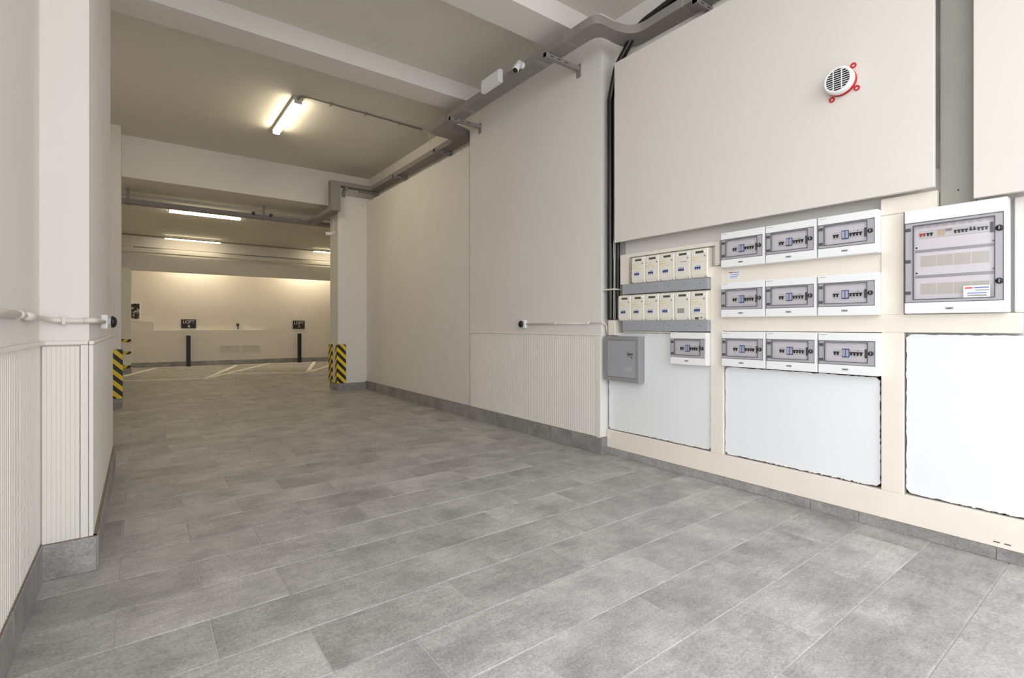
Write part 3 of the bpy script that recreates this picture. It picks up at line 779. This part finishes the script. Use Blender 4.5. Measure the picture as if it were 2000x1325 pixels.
# black corrugated conduits
def hose(name, label, pts, r, mat='rubber', group=None, step=0.0095, ribs=0.16):
    p = resample(fillet(pts, 0.25, 10), step)
    return tag(MB().tube(p, r, 12, ribs).build(name, M[mat]), label, 'conduit', group)
hose('corrugated_conduit', 'thick black corrugated conduit in the wall gap left of the cover panel, nearest the corner',
     [(3.50, 1.6, 3.93), (3.495, 2.3, 3.87), (3.47, 2.80, 3.79), (3.450, 3.03, 3.52), (3.449, 3.105, 3.25), (3.449, 3.105, 2.0), (3.452, 3.105, 1.235)], 0.032)
hose('corrugated_conduit', 'black corrugated conduit in the wall gap running tight behind the cover panel edge',
     [(3.53, 1.6, 3.97), (3.53, 2.3, 3.93), (3.515, 2.80, 3.83), (3.49, 3.00, 3.58), (3.488, 3.050, 3.30), (3.490, 3.048, 2.0), (3.490, 3.050, 1.235)], 0.020)
tag(MB().tube(fillet([(3.44, 3.055, 1.95), (3.442, 3.052, 1.7), (3.44, 3.055, 1.24)], .1), 0.004, 8).build('cable', M['pipe']), 'thin white cable running down beside the black conduits', 'cable')
cl = tag(MB().box(3.415, 3.584, 3.03, 3.165, 1.505, 1.518, 0.002, 1).build('conduit_clip', M['pipe']), 'white strap holding the black conduits next to the meters', 'clip')
tag(MB().box(3.435, 3.53, 3.035, 3.12, 1.095, 1.232, 0.004).build('trunking', M['cplast']), 'short cream trunking between the black conduits and the grey cabinet', 'trunking')

# gate photocells and their pipes
def photocell(label, loc, rz):
    o = thing('photocell', label, 'sensor', loc, rz)
    MB().box(-0.038, 0.038, -0.036, 0, -0.045, 0.045, 0.008).build('housing', M['wplast'], o)
    MB().lathe([(0.022, -0.036), (0.022, -0.055)], 'Y', (0, 0, 0), 18).build('neck', M['wplast'], o)
    MB().lathe([(0.036, -0.052), (0.038, -0.058), (0.034, -0.070), (0.020, -0.079), (0.0001, -0.081)], 'Y', (0, 0, 0), 24).build('dome', M['black'], o)
    return o
photocell('white photocell with black dome on the right wall above the reeded wainscot', (3.40, 4.30, 1.200), RW)
photocell('white photocell with black dome on the left pilaster', (-0.195, 4.085, 1.206), LW)
cd = thing('conduit', 'thin white conduit from right wall photocell to the corner by the black conduits', 'conduit', (0, 0, 0))
MB().tube([(3.386, 4.26, 1.200), (3.386, 3.30, 1.207)], 0.009, 10).build('pipe', M['pipe'], cd)
MB().tube(fillet([(3.386, 3.33, 1.207), (3.384, 3.14, 1.212), (3.44, 3.142, 1.19), (3.452, 3.142, 1.095)], 0.08), 0.0065, 10).build('flexible_end', M['pipe'], cd)
MB().box(3.372, 3.40, 3.31, 3.345, 1.193, 1.222, 0.002, 1).build('clip', M['pipe'], cd)
MB().box(3.376, 3.40, 3.78, 3.80, 1.192, 1.216, 0.002, 1).build('clip', M['pipe'], cd)
cd = thing('conduit', 'white conduit along left wall, ribbed flexible where it wraps the pilaster', 'conduit', (0, 0, 0))
MB().tube([(-0.352, 1.4, 1.222), (-0.352, 2.56, 1.222)], 0.014, 12).build('pipe', M['pipe'], cd)
MB().tube([(-0.352, 2.50, 1.222), (-0.352, 2.58, 1.222)], 0.0165, 12).build('coupling', M['pipe'], cd)
MB().tube(resample(fillet([(-0.352, 2.70, 1.218), (-0.345, 3.06, 1.214), (-0.330, 3.140, 1.207), (-0.24, 3.140, 1.204), (-0.205, 3.141, 1.206)], 0.05), 0.005), 0.0125, 12, 0.14).build('flexible_hose', M['pipe'], cd)
MB().tube([(-0.352, 2.58, 1.221), (-0.352, 2.70, 1.218)], 0.0075, 10).build('cable', M['pipe'], cd)
MB().tube([(-0.352, 2.68, 1.218), (-0.351, 2.86, 1.216)], 0.0165, 12).build('coupling', M['pipe'], cd)
MB().tube([(-0.215, 3.141, 1.206), (-0.181, 3.143, 1.206), (-0.179, 3.30, 1.206), (-0.179, 4.04, 1.206)], 0.0135, 12).build('elbow_pipe', M['pipe'], cd)
MB().box(-0.292, -0.276, 3.122, 3.16, 1.186, 1.224, 0.003, 1).build('clip', M['pipe'], cd)

# ------------------------------------------------------------------ lamps
def lamp(label, loc, rz, L=1.22, group='fluorescent ceiling battens', mat='lamp'):
    o = thing('ceiling_lamp', label, 'lamp', loc, rz, group)
    MB().box(-L/2-.02, L/2+.02, -0.055, 0.055, -0.042, 0, 0.006).build('housing', M['lbox'], o)
    m = MB(); pts = [(-0.044, -0.043), (-0.040, -0.070), (-0.026, -0.084), (0.026, -0.084), (0.040, -0.070), (0.044, -0.043)]
    m.prism(pts, 'X', -L/2, L/2); m.build('diffuser', M[mat], o)
    for s in (-1, 1): MB().box(s*(L/2+.001), s*(L/2+.016), -0.046, 0.046, -0.082, -0.043, 0.003).build('end_cap', M['lbox'], o)
    return o
lamp('lit tube lamp pointing down the entrance passage, first on the ceiling', (1.60, 7.25, ZM), PI/2)
lamp('lit tube lamp across the garage ceiling just behind the grey far tray', (1.075, 11.70, ZG), 0)
lamp('lit tube lamp across the garage ceiling in front of the far beam, left one', (1.13, 15.35, ZG), 0, mat='lamp_soft')
lamp('lit tube lamp across the garage ceiling partly hidden by the right column', (4.75, 15.35, ZG), 0, mat='lamp_soft')
lamp('tube lamp hidden behind the far beam, over the left bollard', (1.3, 17.25, ZG), ANG, mat='lamp_wash')
lamp('tube lamp washing the end wall near the right column, hidden by the beam', (4.4, 16.90, ZG), ANG, mat='lamp_wash')
lamp('added tube lamp in the unseen right part of the garage, near the front', (6.0, 11.7, ZG), 0)  # unseen lamp, added to light the garage from the right
cd = thing('conduit', 'thin grey conduit across ceiling from first tube lamp to the right wall', 'conduit', (0, 0, 0))
MB().tube(fillet([(1.60, 6.62, 4.03), (1.60, 6.55, 4.045), (1.72, 6.52, 4.045), (3.30, 6.60, 4.045)], 0.06), 0.010, 8).build('pipe', M['gpipe'], cd)
MB().tube(fillet([(3.28, 6.60, 4.045), (3.42, 6.62, 4.03), (3.45, 6.62, 3.90), (3.44, 6.63, 3.765)], 0.08), 0.006, 8).build('loose_cable', M['pipe'], cd)
for x in (1.98, 2.45, 2.95): MB().box(x-.012, x+.012, 6.50+(x-1.7)*.05, 6.56+(x-1.7)*.05, 4.028, 4.059, 0.002, 1).build('clip', M['gpipe'], cd)

# ------------------------------------------------------------------ garage services
gt = thing('cable_tray', 'dark grey cable tray crossing the garage ceiling behind the far opening', 'cable tray', (0, 10.5, 3.225))
MB().box(-0.85, 7.9, -0.075, 0.075, 0, 0.072).build('channel', M['tray'], gt)
for x in (-0.15, 1.9, 3.9, 5.9):
    MB().box(x-.02, x+.02, -0.082, -0.076, -0.01, 0.243).box(x-.02, x+.02, -0.082, 0.082, -0.012, -0.001).build('hanger', M['tray'], gt)
for x in (1.72, 2.02):
    MB().lathe([(0.030, -0.02), (0.030, 0.012), (0.018, 0.012)], 'Y', (x, -0.078, 0.075), 14).build('cable_gland', M['gasket'], gt)
tag(MB().tube([(-0.88, 10.62, 3.40), (7.9, 10.62, 3.40)], 0.022, 10).build('pipe', M['pipe']), 'white pipe crossing the garage ceiling above the dark tray', 'pipe')
tk = thing('trunking', 'white trunking with dark lid running along the far garage beam', 'trunking', (0, 15.62, 3.03))
MB().box(-0.88, 7.9, -0.12, 0.12, 0, 0.105, 0.006).build('duct', M['pipe'], tk)
MB().box(-0.12, 7.9, -0.10, 0.10, 0.106, 0.135).build('lid', M['tray'], tk)
tag(MB().tube([(-0.88, 15.18, 3.40), (7.9, 15.18, 3.40)], 0.016, 8).build('pipe', M['gpipe']), 'thin grey pipe along the garage ceiling beside the far lamps', 'pipe')
tag(MB().tube(fillet([(-0.30, 15.45, 3.13), (-0.29, 15.44, 3.26), (-0.18, 15.44, 3.26), (-0.15, 15.45, 3.13)], .05), 0.012, 8).build('cable', M['pipe']), 'white cable loop above trunking at the far left column', 'cable')

# corner guards and tapes
def guard(label, x, y, sx, sy, z0=0.14, z1=0.845, wd=0.125, side=0.10):
    """L-shaped rubber guard on a column corner at x,y; sx,sy point outwards"""
    o = thing('corner_guard', label, 'corner guard', (x, y, 0), 0, 'hazard corner guards')
    T = 0.022; r = 0.02
    m = MB()
    xa, xb = sorted((sx*T, -sx*(wd-T)))
    m.prism([(xa, z0), (xb, z0), (xb, z1-r), (xb-r*.3, z1-r*.3), (xb-r, z1), (xa+r, z1), (xa+r*.3, z1-r*.3), (xa, z1-r)], 'Y', 0, sy*T)
    m.build('front_leaf', M['guard'], o)
    MB().box(0, sx*T, -sy*0.001, -sy*side, z0, z1-0.006, 0.004, 1).build('side_leaf', M['guard'], o)
    return o
guard('yellow and black striped guard on the left column, beside the pilaster', -0.2115, 9.0995, 1, -1)
guard('yellow and black striped guard on the near corner of the right column', 2.8795, 9.0995, -1, -1, wd=0.16)
guard('yellow and black striped guard on the rear corner of the right column, half hidden', 2.8795, 9.5605, -1, 1, wd=0.14, side=0.16)
for z, wh in ((0.815, 'topmost'), (0.512, 'middle'), (0.170, 'lowest')):
    o = thing('hazard_tape', wh+' of three short yellow and black tapes on the far left column', 'tape', (-0.165, 15.53, z), 0, 'tapes on the far column')
    MB().box(-0.24, 0.003, -0.004, -0.0005, -0.037, 0.037).build('front_strip', M['tape'], o)
    MB().box(0.0005, 0.004, -0.004, 0.12, -0.037, 0.037).build('side_strip', M['tape'], o)

# ------------------------------------------------------------------ end wall of the garage
def onwall(s, d=0.0):
    q = A2+D2*s-n1*d; return q.x, q.y
def text_mesh(name, body, size, mat, parent, loc):
    cu = bpy.data.curves.new(name, 'FONT'); cu.body = body; cu.size = size; cu.align_x = 'CENTER'; cu.align_y = 'CENTER'; cu.extrude = 0.002
    tmp = bpy.data.objects.new(name, cu); COL.objects.link(tmp)
    bpy.context.view_layer.update()
    me = bpy.data.meshes.new_from_object(tmp.evaluated_get(bpy.context.evaluated_depsgraph_get()))
    bpy.data.objects.remove(tmp); bpy.data.curves.remove(cu)
    me.materials.clear(); me.materials.append(mat)
    o = put(name, me, parent, loc); o.rotation_euler = (PI/2, 0, 0); return o
for s, z, n, wd, hh in ((1.327, 1.242, '6', 0.375, 0.268), (4.364, 1.220, '5', 0.362, 0.267)):
    x, y = onwall(s, 0.0 if s > 3.4 else 0.0)
    o = thing('parking_sign', 'dark wall sign reading LOFT %s behind the %s bollard' % (n, 'left' if n == '6' else 'right'), 'sign', (x, y, z), ANG)
    MB().box(-wd/2, wd/2, -0.018, -0.002, -hh/2, hh/2, 0.003, 1).build('plate', M['sign'], o)
    text_mesh('lettering', 'LOFT', 0.125, M['wplast'], o, (0, -0.020, 0.055))
    text_mesh('lettering', n, 0.125, M['wplast'], o, (0.01, -0.020, -0.065))
for x, y, h_, nm in ((1.148, 17.28, 0.896, 'left'), (4.160, 17.065, 0.93, 'right')):
    o = thing('bollard', 'black square bollard below the LOFT 6 sign' if nm == 'left' else 'black square bollard below the LOFT 5 sign, by the right column', 'bollard', (x, y, 0))
    MB().box(-0.052, 0.052, -0.052, 0.052, 0.012, h_, 0.006).build('post', M['pole'], o)
    MB().box(-0.055, 0.055, -0.055, 0.055, h_-0.004, h_+0.004, 0.002, 1).build('cap', M['pole'], o)
    MB().box(-0.062, 0.062, -0.062, 0.062, 0.001, 0.012).build('base_plate', M['pole'], o)
x, y = onwall(0.055)
o = thing('poster', 'small black and white poster on the stepped ledge by the far left column', 'poster', (x, y, 1.595), ANG)
MB().box(-0.125, 0.118, -0.022, -0.004, -0.245, 0.245, 0.003, 1).build('frame', M['wplast'], o)
MB().box(-0.110, 0.096, -0.024, -0.0225, -0.225, 0.225).build('print', M['poster'], o)
MB().box(-0.10, 0.09, -0.025, -0.0242, 0.12, 0.205).build('dark_band', M['sign'], o)
x, y = onwall(2.608)
o = thing('wall_sensor', 'small black device on a white bracket on the end wall ledge', 'sensor', (x, y, 1.20), ANG)
MB().box(-0.035, 0.035, -0.05, -0.004, -0.02, 0.055, 0.008).build('head', M['black'], o)
MB().box(-0.010, 0.022, -0.025, -0.004, -0.115, -0.02).build('bracket', M['gasket'], o)
for s0, s1, z0, z1, lab in ((2.14, 2.65, 0.375, 0.585, 'left'), (2.745, 3.22, 0.365, 0.575, 'right')):
    x, y = onwall((s0+s1)/2, 0.16); W = s1-s0; H = z1-z0
    o = thing('vent_grille', 'white louvred vent low on the end wall plinth, %s of the pair' % lab, 'vent', (x, y, z0), ANG)
    r = MB(); ring(r, -W/2, W/2, 0, H, 0.02, -0.014, -0.001); r.build('frame', M['vent'], o)
    for k in range(7): MB().box(-W/2+.02, W/2-.02, -0.011, -0.003, 0.024+k*0.024, 0.038+k*0.024).build('louvre', M['vent'], o)
x, y = onwall(0.19, 0.16)
o = thing('access_hatch', 'white hatch plate low on the plinth by the far left column', 'hatch', (x, y, 0.385), ANG)
MB().box(-0.26, 0.20, -0.012, -0.001, 0, 0.235, 0.004).build('plate', M['plaster'], o)
MB().box(-0.245, 0.185, -0.016, -0.0125, 0.02, 0.215, 0.002, 1).build('lid', M['plaster'], o)
x, y = onwall(2.05, 0.08)
tag(MB().box(-0.13, 0.13, -0.04, 0.04, 0, 0.018, 0.004).build('sponge', M['yellow'], None, (x, y, 1.056), ANG), 'flat yellowish object lying on the end wall ledge', 'object')
